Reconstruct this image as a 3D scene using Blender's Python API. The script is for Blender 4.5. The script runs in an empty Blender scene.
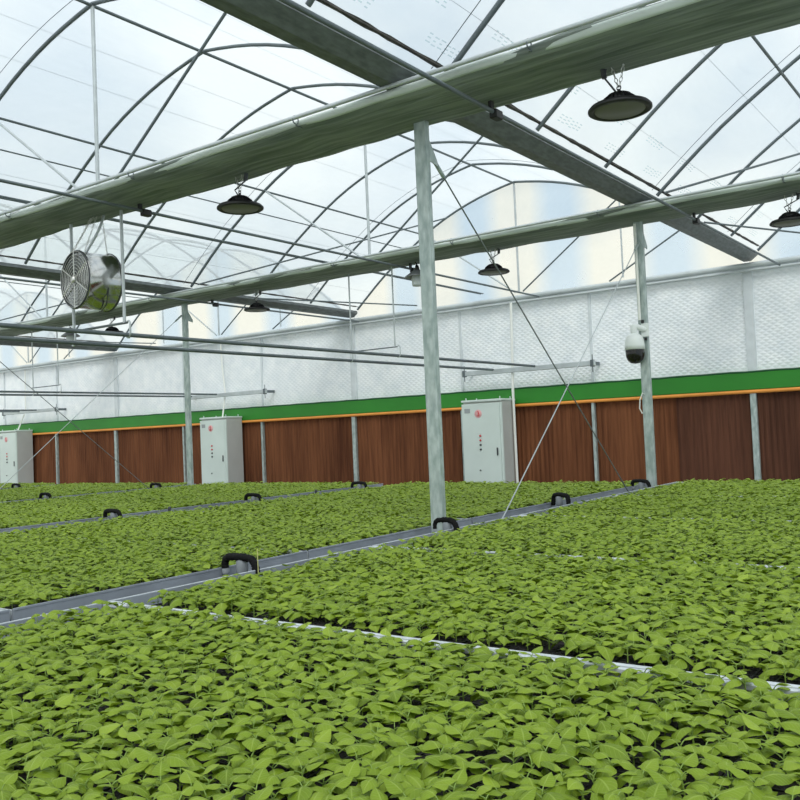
import bpy, math, random
import numpy as np
from mathutils import Vector, Matrix
random.seed(7); rng = np.random.default_rng(11)
SC = bpy.context.scene; COL = SC.collection
PI = math.pi

# ------------------------------------------------------------------ camera
YAW, PITCH, ROLL, FPX = math.radians(35.845), math.radians(2.107), math.radians(-2.458), 886.4
F_ = Vector((-math.sin(YAW)*math.cos(PITCH), math.cos(YAW)*math.cos(PITCH), math.sin(PITCH)))
R0 = Vector((math.cos(YAW), math.sin(YAW), 0)); U0 = R0.cross(F_)
R_ = R0*math.cos(ROLL)+U0*math.sin(ROLL); U_ = U0*math.cos(ROLL)-R0*math.sin(ROLL)
CAM = Vector((0, 0, 1.52))
cd = bpy.data.cameras.new('camera'); cam = bpy.data.objects.new('camera', cd); COL.objects.link(cam)
cd.sensor_width = 36; cd.lens = FPX/800*36; cd.clip_end = 300; cd.clip_start = .05
cam.matrix_world = Matrix(((R_.x, U_.x, -F_.x, CAM.x), (R_.y, U_.y, -F_.y, CAM.y), (R_.z, U_.z, -F_.z, CAM.z), (0, 0, 0, 1)))
SC.camera = cam
SC.view_settings.view_transform = 'Standard'; SC.view_settings.look = 'None'
SC.view_settings.gamma = 1; SC.view_settings.use_curve_mapping = False
SC.view_settings.exposure = 0.0
SC.cycles.max_bounces = 8; SC.cycles.transparent_max_bounces = 16
SC.cycles.diffuse_bounces = 4; SC.cycles.glossy_bounces = 3; SC.cycles.transmission_bounces = 6
SC.cycles.caustics_reflective = False; SC.cycles.caustics_refractive = False
SC.cycles.sample_clamp_indirect = 6.0

# ------------------------------------------------------------------ materials
def mat(name, col, rough=.6, metal=0.0, var=0.0, vscale=8.0, bump=0.0, bscale=40.0, stretch=(1, 1, 1), col2=None, spec=.5):
    m = bpy.data.materials.new(name); m.use_nodes = True
    nt = m.node_tree; b = nt.nodes['Principled BSDF']
    b.inputs['Base Color'].default_value = (*col, 1); b.inputs['Roughness'].default_value = rough
    b.inputs['Metallic'].default_value = metal; b.inputs['Specular IOR Level'].default_value = spec
    if var or col2 or bump:
        tc = nt.nodes.new('ShaderNodeTexCoord'); mp = nt.nodes.new('ShaderNodeMapping')
        mp.inputs['Scale'].default_value = stretch; nt.links.new(tc.outputs['Object'], mp.inputs['Vector'])
    if var or col2:
        n = nt.nodes.new('ShaderNodeTexNoise'); n.inputs['Scale'].default_value = vscale; n.inputs['Detail'].default_value = 4
        nt.links.new(mp.outputs['Vector'], n.inputs['Vector'])
        r = nt.nodes.new('ShaderNodeValToRGB'); c2 = col2 or tuple(min(1, c*(1+var)) for c in col); c1 = col if col2 else tuple(c*(1-var) for c in col)
        r.color_ramp.elements[0].position = .35; r.color_ramp.elements[1].position = .65
        r.color_ramp.elements[0].color = (*c1, 1); r.color_ramp.elements[1].color = (*c2, 1)
        nt.links.new(n.outputs['Fac'], r.inputs['Fac']); nt.links.new(r.outputs['Color'], b.inputs['Base Color'])
    if bump:
        n2 = nt.nodes.new('ShaderNodeTexNoise'); n2.inputs['Scale'].default_value = bscale; n2.inputs['Detail'].default_value = 3
        nt.links.new(mp.outputs['Vector'], n2.inputs['Vector'])
        bp = nt.nodes.new('ShaderNodeBump'); bp.inputs['Strength'].default_value = bump; bp.inputs['Distance'].default_value = .02
        nt.links.new(n2.outputs['Fac'], bp.inputs['Height']); nt.links.new(bp.outputs['Normal'], b.inputs['Normal'])
    return m

M = {}
M['galv'] = mat('galvanised_steel', (.30, .37, .355), .5, .25, col2=(.50, .57, .55), vscale=22, stretch=(1, 1, .4), bump=.15)
M['steel'] = mat('tube_steel', (.13, .155, .165), .5, .2, var=.12, vscale=6)
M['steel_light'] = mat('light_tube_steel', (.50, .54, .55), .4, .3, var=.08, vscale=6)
M['gutter'] = mat('gutter_steel', (.105, .118, .118), .5, .2, col2=(.17, .19, .19), vscale=30, stretch=(1, .3, 1))
M['alu'] = mat('bench_aluminium', (.36, .39, .44), .42, .3, var=.1, vscale=5, stretch=(1, 1, .3))
M['alu_white'] = mat('pale_aluminium', (.66, .70, .73), .4, .2, var=.06, vscale=12)
M['black'] = mat('black_plastic', (.012, .012, .013), .5)
M['black_rubber'] = mat('black_rubber', (.006, .006, .006), .75, spec=.2)
M['lens'] = mat('lamp_diffuser', (.15, .147, .125), .45)
M['grey_pvc'] = mat('grey_pvc', (.22, .24, .26), .5, var=.08)
M['white_pvc'] = mat('white_pvc', (.82, .83, .78), .45)
M['cab'] = mat('cabinet_paint', (.62, .70, .66), .45, var=.03, vscale=2)
M['cab_side'] = mat('cabinet_side', (.50, .51, .49), .5, var=.03, vscale=3)
M['dark_grey'] = mat('dark_grey_plastic', (.05, .055, .06), .5)
M['red'] = mat('red_paint', (.60, .05, .05), .5)
M['pink'] = mat('pale_red_sticker', (.80, .42, .42), .5)
M['label'] = mat('grey_label', (.32, .35, .36), .5)
M['green'] = mat('green_fascia', (.022, .215, .016), .5, var=.10, vscale=1.2)
M['green_dark'] = mat('green_edge', (.012, .085, .030), .6)
M['orange'] = mat('orange_strip', (.85, .33, .06), .5, var=.06, vscale=3)
M['stainless'] = mat('polished_stainless', (.60, .60, .58), .16, 1.0)
M['chrome'] = mat('wire_steel', (.66, .66, .62), .3, .8)
M['blade'] = mat('fan_blade', (.10, .10, .10), .45, .4)
M['cable'] = mat('brace_cable', (.20, .22, .23), .5, .3)
M['floor'] = mat('concrete_floor', (.34, .34, .32), .8, col2=(.42, .42, .40), vscale=3)
M['soil'] = mat('dark_soil', (.014, .012, .011), .9, col2=(.035, .030, .028), vscale=60, bump=.8, bscale=120)
M['tray'] = mat('black_tray_plastic', (.012, .012, .014), .5)
M['stem'] = mat('pale_stem', (.22, .33, .06), .5)
M['yellow'] = mat('pale_yellow_plastic', (.62, .60, .25), .5)
M['camwhite'] = mat('white_camera_shell', (.72, .76, .74), .35)
M['glassdark'] = mat('smoked_dome', (.012, .010, .011), .12)
M['globe'] = mat('frosted_globe', (.60, .63, .64), .2)
M['hood'] = mat('grey_hood', (.20, .21, .22), .5)
M['rail_cover'] = mat('rail_film_roll', (.50, .54, .545), .45, var=.08, vscale=3)
M['print'] = mat('cyan_print', (.50, .78, .84), .6); M['print'].node_tree.nodes['Principled BSDF'].inputs['Alpha'].default_value = .32
M['lit_lip'] = mat('lit_lip_cloth', (.60, .66, .62), .7, var=.12, vscale=5, stretch=(.3, 1, 1))  # top light on the curtain's near edge, put into a pale colour
M['dirt'] = mat('gutter_dirt', (.06, .055, .052), .8, col2=(.13, .12, .11), vscale=9)

def new_mat(name):
    m = bpy.data.materials.new(name); m.use_nodes = True; nt = m.node_tree
    for n in list(nt.nodes): nt.nodes.remove(n)
    return m, nt, nt.nodes, nt.links

# translucent film: lets the sky through, with faint creases
def film(name, t_lo, t_hi, tint, warm=None):
    m, nt, N, L = new_mat(name)
    out = N.new('ShaderNodeOutputMaterial'); mix = N.new('ShaderNodeMixShader')
    tr = N.new('ShaderNodeBsdfTransparent'); tr.inputs['Color'].default_value = (*tint, 1)
    add = N.new('ShaderNodeMixShader'); add.inputs['Fac'].default_value = .35
    tl = N.new('ShaderNodeBsdfTranslucent'); tl.inputs['Color'].default_value = (.90, .93, .95, 1)
    df = N.new('ShaderNodeBsdfDiffuse'); df.inputs['Color'].default_value = (.80, .84, .86, 1)
    L.new(tl.outputs[0], add.inputs[1]); L.new(df.outputs[0], add.inputs[2])
    tc = N.new('ShaderNodeTexCoord')
    mp = N.new('ShaderNodeMapping'); mp.inputs['Scale'].default_value = (1.0, .45, 1.0); L.new(tc.outputs['Object'], mp.inputs['Vector'])
    n1 = N.new('ShaderNodeTexNoise'); n1.inputs['Scale'].default_value = .7; n1.inputs['Detail'].default_value = 5; n1.inputs['Distortion'].default_value = .8
    L.new(mp.outputs['Vector'], n1.inputs['Vector'])
    mp2 = N.new('ShaderNodeMapping'); mp2.inputs['Scale'].default_value = (2.2, .25, 2.2); mp2.inputs['Rotation'].default_value = (0, 0, .5); L.new(tc.outputs['Object'], mp2.inputs['Vector'])
    n2 = N.new('ShaderNodeTexNoise'); n2.inputs['Scale'].default_value = 1.0; n2.inputs['Detail'].default_value = 3
    L.new(mp2.outputs['Vector'], n2.inputs['Vector'])
    ma = N.new('ShaderNodeMath'); ma.operation = 'MULTIPLY_ADD'; ma.inputs[1].default_value = .35
    L.new(n2.outputs['Fac'], ma.inputs[0]); L.new(n1.outputs['Fac'], ma.inputs[2])
    mr = N.new('ShaderNodeMapRange'); mr.inputs[1].default_value = .45; mr.inputs[2].default_value = .85
    mr.inputs[3].default_value = 1-t_hi; mr.inputs[4].default_value = 1-t_lo
    L.new(ma.outputs[0], mr.inputs[0]); L.new(mr.outputs[0], mix.inputs['Fac'])
    L.new(tr.outputs[0], mix.inputs[1]); L.new(add.outputs[0], mix.inputs[2]); L.new(mix.outputs[0], out.inputs['Surface'])
    return m
M['film'] = film('roof_film', .46, .68, (.95, .985, .99))
M['gable_film'] = film('gable_film', .55, .80, (.97, .98, .97))
nt = M['gable_film'].node_tree; N = nt.nodes; L = nt.links
tr = [q for q in N if q.bl_idname == 'ShaderNodeBsdfTransparent'][0]; tc = N.new('ShaderNodeTexCoord'); mp = N.new('ShaderNodeMapping')
mp.inputs['Scale'].default_value = (1, 1, .12); L.new(tc.outputs['Object'], mp.inputs['Vector'])
nz = N.new('ShaderNodeTexWave'); nz.wave_type = 'BANDS'; nz.bands_direction = 'X'; nz.inputs['Scale'].default_value = .1745; nz.inputs['Phase Offset'].default_value = 4.53
nz.inputs['Distortion'].default_value = 3.2; nz.inputs['Detail'].default_value = 2; nz.inputs['Detail Scale'].default_value = .45; L.new(mp.outputs['Vector'], nz.inputs['Vector'])
cr = N.new('ShaderNodeValToRGB'); cr.color_ramp.elements[0].position = .10; cr.color_ramp.elements[1].position = .72
cr.color_ramp.elements[0].color = (.70, .80, .89, 1); cr.color_ramp.elements[1].color = (.96, .93, .85, 1)
L.new(nz.outputs['Fac'], cr.inputs['Fac']); L.new(cr.outputs['Color'], tr.inputs['Color'])
for q in N:
    if q.bl_idname in ('ShaderNodeBsdfTranslucent', 'ShaderNodeBsdfDiffuse'): L.new(cr.outputs['Color'], q.inputs['Color'])

# quilted white blanket
m, nt, N, L = new_mat('quilted_blanket'); M['quilt'] = m
out = N.new('ShaderNodeOutputMaterial'); b = N.new('ShaderNodeBsdfPrincipled'); L.new(b.outputs[0], out.inputs['Surface'])
b.inputs['Roughness'].default_value = .6
tc = N.new('ShaderNodeTexCoord'); hs = []
for a in (.62, -.62):
    mp = N.new('ShaderNodeMapping'); mp.inputs['Rotation'].default_value = (0, a, 0); L.new(tc.outputs['Object'], mp.inputs['Vector'])
    w = N.new('ShaderNodeTexWave'); w.wave_type = 'BANDS'; w.bands_direction = 'Z'; w.inputs['Scale'].default_value = 4.6
    w.inputs['Distortion'].default_value = .6; w.inputs['Detail'].default_value = 1
    L.new(mp.outputs['Vector'], w.inputs['Vector']); hs.append(w)
mn = N.new('ShaderNodeMath'); mn.operation = 'MINIMUM'; L.new(hs[0].outputs['Fac'], mn.inputs[0]); L.new(hs[1].outputs['Fac'], mn.inputs[1])
nz = N.new('ShaderNodeTexNoise'); nz.inputs['Scale'].default_value = 5; nz.inputs['Detail'].default_value = 5; L.new(tc.outputs['Object'], nz.inputs['Vector'])
ad = N.new('ShaderNodeMath'); ad.operation = 'MULTIPLY_ADD'; ad.inputs[1].default_value = .8; L.new(nz.outputs['Fac'], ad.inputs[0]); L.new(mn.outputs[0], ad.inputs[2])
bp = N.new('ShaderNodeBump'); bp.inputs['Strength'].default_value = .38; bp.inputs['Distance'].default_value = .014
L.new(ad.outputs[0], bp.inputs['Height']); L.new(bp.outputs['Normal'], b.inputs['Normal'])
cr = N.new('ShaderNodeValToRGB'); cr.color_ramp.elements[0].color = (.80, .84, .87, 1); cr.color_ramp.elements[1].color = (.93, .95, .96, 1)
cr.color_ramp.elements[0].position = .3; cr.color_ramp.elements[1].position = .7
L.new(nz.outputs['Fac'], cr.inputs['Fac']); L.new(cr.outputs['Color'], b.inputs['Base Color'])
M['quilt_strip'] = mat('blanket_batten', (.66, .70, .72), .6, var=.05)

# cooling pad: upright flutes in brown paper
m, nt, N, L = new_mat('cooling_pad_paper'); M['pad'] = m
out = N.new('ShaderNodeOutputMaterial'); b = N.new('ShaderNodeBsdfPrincipled'); L.new(b.outputs[0], out.inputs['Surface'])
b.inputs['Roughness'].default_value = .85; b.inputs['Specular IOR Level'].default_value = .2
tc = N.new('ShaderNodeTexCoord'); mp = N.new('ShaderNodeMapping'); mp.inputs['Scale'].default_value = (30, 1, 1.2); L.new(tc.outputs['Object'], mp.inputs['Vector'])
nz = N.new('ShaderNodeTexNoise'); nz.inputs['Scale'].default_value = 1.0; nz.inputs['Detail'].default_value = 4; L.new(mp.outputs['Vector'], nz.inputs['Vector'])
mp2 = N.new('ShaderNodeMapping'); mp2.inputs['Scale'].default_value = (1.6, 1, .25); L.new(tc.outputs['Object'], mp2.inputs['Vector'])
nz2 = N.new('ShaderNodeTexNoise'); nz2.inputs['Scale'].default_value = 1.0; nz2.inputs['Detail'].default_value = 2; L.new(mp2.outputs['Vector'], nz2.inputs['Vector'])
ad = N.new('ShaderNodeMath'); ad.operation = 'ADD'; L.new(nz.outputs['Fac'], ad.inputs[0]); L.new(nz2.outputs['Fac'], ad.inputs[1])
mr = N.new('ShaderNodeMapRange'); mr.inputs[1].default_value = .7; mr.inputs[2].default_value = 1.3; L.new(ad.outputs[0], mr.inputs[0])
cr = N.new('ShaderNodeValToRGB'); cr.color_ramp.elements[0].color = (.075, .024, .010, 1); cr.color_ramp.elements[1].color = (.21, .078, .033, 1)
L.new(mr.outputs[0], cr.inputs['Fac']); L.new(cr.outputs['Color'], b.inputs['Base Color'])
bp = N.new('ShaderNodeBump'); bp.inputs['Strength'].default_value = .6; bp.inputs['Distance'].default_value = .02; L.new(nz.outputs['Fac'], bp.inputs['Height']); L.new(bp.outputs['Normal'], b.inputs['Normal'])
M['pad_dark'] = m.copy(); M['pad_dark'].name = 'dark_cooling_pad_paper'  # darker brown copy of the pad paper
for n in M['pad_dark'].node_tree.nodes:
    if n.bl_idname == 'ShaderNodeValToRGB':
        n.color_ramp.elements[0].color = (.055, .022, .013, 1); n.color_ramp.elements[1].color = (.13, .052, .030, 1)

# folded shade cloth
m, nt, N, L = new_mat('shade_cloth'); M['cloth'] = m
out = N.new('ShaderNodeOutputMaterial'); b = N.new('ShaderNodeBsdfPrincipled'); L.new(b.outputs[0], out.inputs['Surface'])
b.inputs['Roughness'].default_value = .7
tc = N.new('ShaderNodeTexCoord'); mp = N.new('ShaderNodeMapping'); mp.inputs['Scale'].default_value = (1.3, 22, 22); L.new(tc.outputs['Object'], mp.inputs['Vector'])
nz = N.new('ShaderNodeTexNoise'); nz.inputs['Scale'].default_value = 1.0; nz.inputs['Detail'].default_value = 5; nz.inputs['Distortion'].default_value = .4; L.new(mp.outputs['Vector'], nz.inputs['Vector'])
cr = N.new('ShaderNodeValToRGB'); cr.color_ramp.elements[0].color = (.120, .150, .130, 1); cr.color_ramp.elements[1].color = (.265, .305, .27, 1)
cr.color_ramp.elements[0].position = .35; cr.color_ramp.elements[1].position = .62
L.new(nz.outputs['Fac'], cr.inputs['Fac']); L.new(cr.outputs['Color'], b.inputs['Base Color'])
bp = N.new('ShaderNodeBump'); bp.inputs['Strength'].default_value = .7; bp.inputs['Distance'].default_value = .03; L.new(nz.outputs['Fac'], bp.inputs['Height']); L.new(bp.outputs['Normal'], b.inputs['Normal'])

# seedling leaf
m, nt, N, L = new_mat('seedling_leaf'); M['leaf'] = m
out = N.new('ShaderNodeOutputMaterial'); b = N.new('ShaderNodeBsdfPrincipled'); mx = N.new('ShaderNodeMixShader'); tl = N.new('ShaderNodeBsdfTranslucent')
mx.inputs['Fac'].default_value = .22; L.new(b.outputs[0], mx.inputs[1]); L.new(tl.outputs[0], mx.inputs[2]); L.new(mx.outputs[0], out.inputs['Surface'])
b.inputs['Roughness'].default_value = .5; b.inputs['Specular IOR Level'].default_value = .3
at = N.new('ShaderNodeAttribute'); at.attribute_name = 'tint'
uv = N.new('ShaderNodeUVMap'); uv.uv_map = 'leaf_uv'; sp = N.new('ShaderNodeSeparateXYZ'); L.new(uv.outputs['UV'], sp.inputs[0])
cr = N.new('ShaderNodeValToRGB')
cr.color_ramp.elements[0].color = (.095, .165, .010, 1); cr.color_ramp.elements[1].color = (.395, .520, .062, 1)
e = cr.color_ramp.elements.new(.5); e.color = (.228, .330, .024, 1)
L.new(at.outputs['Fac'], cr.inputs['Fac'])
# veins: |u-.5| near the midrib, and side veins running up and out
su = N.new('ShaderNodeMath'); su.operation = 'SUBTRACT'; su.inputs[1].default_value = .5; L.new(sp.outputs['X'], su.inputs[0])
ab = N.new('ShaderNodeMath'); ab.operation = 'ABSOLUTE'; L.new(su.outputs[0], ab.inputs[0])
mid = N.new('ShaderNodeMapRange'); mid.inputs[1].default_value = .015; mid.inputs[2].default_value = .06; mid.inputs[3].default_value = 1; mid.inputs[4].default_value = 0; L.new(ab.outputs[0], mid.inputs[0])
sv = N.new('ShaderNodeMath'); sv.operation = 'MULTIPLY_ADD'; sv.inputs[1].default_value = -.55; L.new(ab.outputs[0], sv.inputs[0]); L.new(sp.outputs['Y'], sv.inputs[2])
sm = N.new('ShaderNodeMath'); sm.operation = 'MULTIPLY'; sm.inputs[1].default_value = 7; L.new(sv.outputs[0], sm.inputs[0])
fr = N.new('ShaderNodeMath'); fr.operation = 'PINGPONG'; fr.inputs[1].default_value = .5; L.new(sm.outputs[0], fr.inputs[0])
side = N.new('ShaderNodeMapRange'); side.inputs[1].default_value = .0; side.inputs[2].default_value = .14; side.inputs[3].default_value = .45; side.inputs[4].default_value = 0; L.new(fr.outputs[0], side.inputs[0])
vm = N.new('ShaderNodeMath'); vm.operation = 'MAXIMUM'; L.new(mid.outputs[0], vm.inputs[0]); L.new(side.outputs[0], vm.inputs[1])
vf = N.new('ShaderNodeMath'); vf.operation = 'MULTIPLY'; vf.inputs[1].default_value = .5; L.new(vm.outputs[0], vf.inputs[0])
cm = N.new('ShaderNodeMix'); cm.data_type = 'RGBA'; cm.inputs[7].default_value = (.42, .55, .12, 1)
L.new(vf.outputs[0], cm.inputs[0]); L.new(cr.outputs['Color'], cm.inputs[6])
L.new(cm.outputs[2], b.inputs['Base Color'])
tm = N.new('ShaderNodeMix'); tm.data_type = 'RGBA'; tm.blend_type = 'MULTIPLY'; tm.inputs[0].default_value = 1; tm.inputs[7].default_value = (1.25, 1.25, .7, 1)
L.new(cm.outputs[2], tm.inputs[6]); L.new(tm.outputs[2], tl.inputs['Color'])
bpl = N.new('ShaderNodeBump'); bpl.inputs['Strength'].default_value = .35; bpl.inputs['Distance'].default_value = .004; bpl.invert = True
L.new(vm.outputs[0], bpl.inputs['Height']); L.new(bpl.outputs['Normal'], b.inputs['Normal'])

# ------------------------------------------------------------------ mesh helpers
class MB:
    def __init__(s): s.v = []; s.f = []; s.sm = []
    def add(s, vs, fs, smooth=False):
        o = len(s.v); s.v += [tuple(v) for v in vs]; s.f += [tuple(i+o for i in f) for f in fs]; s.sm += [smooth]*len(fs); return s
    def box(s, lo, hi):
        (a, b, c), (d, e, f) = lo, hi
        return s.add([(a, b, c), (d, b, c), (d, e, c), (a, e, c), (a, b, f), (d, b, f), (d, e, f), (a, e, f)],
              [(0, 3, 2, 1), (4, 5, 6, 7), (0, 1, 5, 4), (1, 2, 6, 5), (2, 3, 7, 6), (3, 0, 4, 7)])
    def bbox(s, lo, hi, c=.004):
        # box with chamfered vertical and horizontal edges
        x0, y0, z0 = lo; x1, y1, z1 = hi
        def ring(z, i): return [(x0+c+i, y0+i, z), (x1-c-i, y0+i, z), (x1-i, y0+c+i, z), (x1-i, y1-c-i, z), (x1-c-i, y1-i, z), (x0+c+i, y1-i, z), (x0+i, y1-c-i, z), (x0+i, y0+c+i, z)]
        rs = ring(z0, c)+ring(z0+c, 0)+ring(z1-c, 0)+ring(z1, c)
        fs = [tuple(range(7, -1, -1)), tuple(range(24, 32))]
        for k in range(3):
            for j in range(8): fs.append((k*8+j, k*8+(j+1) % 8, (k+1)*8+(j+1) % 8, (k+1)*8+j))
        return s.add(rs, fs)
    def tube(s, pts, r, n=8, cap=True):
        pts = [Vector(p) for p in pts]; rr = r if isinstance(r, (list, tuple)) else [r]*len(pts)
        vs = []; fs = []; pu = None
        for i, p in enumerate(pts):
            t = (pts[min(i+1, len(pts)-1)]-pts[max(i-1, 0)]).normalized()
            if pu is None:
                a = Vector((0, 0, 1)) if abs(t.z) < .9 else Vector((1, 0, 0)); pu = t.cross(a).normalized()
            else:
                pu = (pu-t*pu.dot(t)).normalized()
            w = t.cross(pu)
            for k in range(n):
                a = 2*PI*k/n; vs.append(p+pu*(rr[i]*math.cos(a))+w*(rr[i]*math.sin(a)))
        for i in range(len(pts)-1):
            for k in range(n): fs.append((i*n+k, i*n+(k+1) % n, (i+1)*n+(k+1) % n, (i+1)*n+k))
        s.add(vs, fs, True)
        if cap:
            e = (len(pts)-1)*n; s.add(vs[:n], [tuple(range(n-1, -1, -1))]); s.add(vs[e:], [tuple(range(n))])
        return s
    def lathe(s, prof, c, axis='z', n=24, smooth=True):
        # prof: (radius, height) pairs
        vs = []; fs = []; c = Vector(c)
        for r, h in prof:
            for k in range(n):
                a = 2*PI*k/n; x, y = r*math.cos(a), r*math.sin(a)
                vs.append(c+(Vector((x, y, h)) if axis == 'z' else Vector((x, h, -y)) if axis == 'y' else Vector((h, x, y))))
        for i in range(len(prof)-1):
            for k in range(n): fs.append((i*n+k, i*n+(k+1) % n, (i+1)*n+(k+1) % n, (i+1)*n+k))
        s.add(vs, fs, smooth)
        if prof[0][0] > 1e-5: s.add(vs[:n], [tuple(range(n-1, -1, -1))])
        if prof[-1][0] > 1e-5: s.add(vs[-n:], [tuple(range(n))])
        return s
    def torus(s, c, R, r, axis='z', n=20, k=6):
        c = Vector(c); vs = []; fs = []
        for i in range(n):
            a = 2*PI*i/n
            for j in range(k):
                b_ = 2*PI*j/k; q = R+r*math.cos(b_); x, y, z = q*math.cos(a), q*math.sin(a), r*math.sin(b_)
                vs.append(c+(Vector((x, y, z)) if axis == 'z' else Vector((x, z, y)) if axis == 'y' else Vector((z, x, y))))
        for i in range(n):
            for j in range(k): fs.append((i*k+j, ((i+1) % n)*k+j, ((i+1) % n)*k+(j+1) % k, i*k+(j+1) % k))
        return s.add(vs, fs, True)
    def mesh(s, name, m):
        me = bpy.data.meshes.new(name); me.from_pydata(s.v, [], s.f)
        me.polygons.foreach_set('use_smooth', s.sm); me.update()
        for q in (m if isinstance(m, (list, tuple)) else [m]): me.materials.append(q)
        return me
    def build(s, name, m, parent=None):
        o = bpy.data.objects.new(name, s.mesh(name, m)); COL.objects.link(o)
        if parent is not None:
            o.parent = parent; o.location = -parent.location
        return o

def base(name, loc=(0, 0, 0)):
    o = bpy.data.objects.new(name, None); COL.objects.link(o); o.location = loc; o.empty_display_size = .1; return o
def tag(o, label, cat, group=None):
    o['label'] = label; o['category'] = cat
    if group: o['group'] = group
    return o
def struct(o): o['kind'] = 'structure'; return o
def sub(m, name, mt, child, root):
    # a part of a part: lives in the same world frame as its parent
    o = bpy.data.objects.new(name, m.mesh(name, mt)); COL.objects.link(o); o.parent = child; return o

# ------------------------------------------------------------------ house
WALL_Y = 14.5; BACK_Y = -3.5; XR = 4.35; XL = -27.65
PD = [0.12, .2, .35, .59, .97, 1.5, 1.8, 2.1, 2.5, 3.0, 3.5, 4.0]; PZ = [4.05, 4.12, 4.25, 4.45, 4.77, 5.10, 5.30, 5.48, 5.66, 5.84, 5.97, 6.05]
def az(d): return float(np.interp(d, PD, PZ))
def smooth_profile(n=16, off=0.0, d0=.2):
    # half an arch from the gutter to the ridge
    ds = np.linspace(d0, 4, n); zs = np.array([az(d) for d in ds])
    for _ in range(2): zs[1:-1] = zs[1:-1]*.5+(zs[:-2]+zs[2:])*.25
    return [(float(d), float(z)+off) for d, z in zip(ds, zs)]
def arch_pts(gl, y, off=0.0, d0=.2):
    # gl: X of the gutter on the low-X side of the span
    h = smooth_profile(16, off, d0)
    return [(gl+d, y, z) for d, z in h]+[(gl+8-d, y, z) for d, z in h[::-1][1:]]
GUT = [-3.65, -11.65, -19.65]      # gutter lines
SPANS = [-3.65, -11.65, -19.65, -27.65]
SPN = {-3.65: 'in the dome camera span', -11.65: 'in the round fan span', -19.65: 'in the third span', -27.65: 'in the last span'}

fl = MB().box((XL-.2, BACK_Y-.2, -.15), (XR+.2, WALL_Y+.45, 0)).build('floor', M['floor']); struct(fl)

# roof film, one sheet per span
for gl in SPANS:
    mb = MB(); pr = arch_pts(gl, 0, .035, .13); ys = np.arange(BACK_Y, WALL_Y+.01, 1.5); vs = []; fs = []
    for y in ys:
        for p in pr: vs.append((p[0], float(y), p[2]))
    n = len(pr)
    for j in range(len(ys)-1):
        for i in range(n-1): fs.append((j*n+i, j*n+i+1, (j+1)*n+i+1, (j+1)*n+i))
    mb.add(vs, fs, True); o = mb.build('ceiling', M['film']); struct(o)
    # gable film above the far wall and behind the camera
    for y, nm in ((WALL_Y+.03, 'wall_far_gable'), (BACK_Y, 'wall_back_gable')):
        pts = [(gl+.0, y, 3.9)]+[(p[0], y, p[2]) for p in pr]+[(gl+8, y, 3.9)]
        g = MB().add(pts, [tuple(range(len(pts)))]).build(nm, M['gable_film']); struct(g)
struct(MB().add([(XL, BACK_Y, 0), (XR, BACK_Y, 0), (XR, BACK_Y, 3.9), (XL, BACK_Y, 3.9)], [(0, 1, 2, 3)]).build('wall_back', M['gable_film']))
struct(MB().add([(XR, BACK_Y, 0), (XR, WALL_Y, 0), (XR, WALL_Y, 4.1), (XR, BACK_Y, 4.1)], [(0, 1, 2, 3)]).build('wall_right', M['gable_film']))
struct(MB().add([(XL, BACK_Y, 0), (XL, WALL_Y, 0), (XL, WALL_Y, 4.1), (XL, BACK_Y, 4.1)], [(0, 1, 2, 3)]).build('wall_left', M['gable_film']))
# far wall: quilted blanket from the pads up to the rail
mb = MB(); nx = 160; xs = np.linspace(XL, XR, nx); zs = np.linspace(2.2, 3.88, 9); vs = []; fs = []
for z in zs:
    for x in xs: vs.append((float(x), WALL_Y+.012*math.sin(x*3.1+z*2)+.008*math.sin(x*7.7-z*4), float(z)))
for j in range(8):
    for i in range(nx-1): fs.append((j*nx+i, j*nx+i+1, (j+1)*nx+i+1, (j+1)*nx+i))
mb.add(vs, fs, True); mb.box((XL, WALL_Y+.03, 2.0), (XR, WALL_Y+.10, 3.9))
struct(MB().box((XL, WALL_Y-.06, 0), (XR, WALL_Y+.10, .35)).build('baseboard_far', M['floor']))
struct(MB().box((XL, WALL_Y+.03, .35), (XR, WALL_Y+.10, 2.0)).build('wall_far_backing', M['floor']))
struct(mb.build('wall_far', M['quilt']))
# battens showing through the blanket
POSTX = [-3.63-2.667*k for k in range(-2, 9)]
mb = MB()
for k, x in enumerate(POSTX):
    w = .07 if (k-2) % 3 == 0 else .022
    mb.box((x-w, WALL_Y-.035, 2.24), (x+w, WALL_Y+.02, 3.84))
struct(mb.build('trim_1', M['quilt_strip']))
# rail along the top of the blanket
mb = MB().tube([(XL, WALL_Y-.07, 3.90), (XR, WALL_Y-.07, 3.90)], .045, 12).tube([(XL, WALL_Y-.10, 3.815), (XR, WALL_Y-.10, 3.815)], .022, 8)
o = tag(mb.build('wall_rail', M['rail_cover']), 'pale rolled rail running along the top of the white quilted wall', 'rail')
# green fascia and orange strip
t = base('fascia_board', (XL, WALL_Y-.06, 1.95)); tag(t, 'long green fascia board running above the brown cooling pads', 'fascia')
MB().bbox((XL, WALL_Y-.12, 1.955), (XR, WALL_Y-.02, 2.225), .006).build('board', M['green'], t)
mb = MB(); N_ = 140; xs = np.linspace(XL, XR, N_)
mb.tube([(float(x), WALL_Y-.115, 2.235+.004*math.sin(x*9)) for x in xs], .016, 6); mb.build('top_edge', M['green_dark'], t)
o = MB().tube([(XL, WALL_Y-.10, 1.925), (XR, WALL_Y-.10, 1.925)], .030, 8).build('edge_strip', M['orange'])
tag(o, 'thin orange strip under the green fascia along the whole wall', 'strip')
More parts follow.
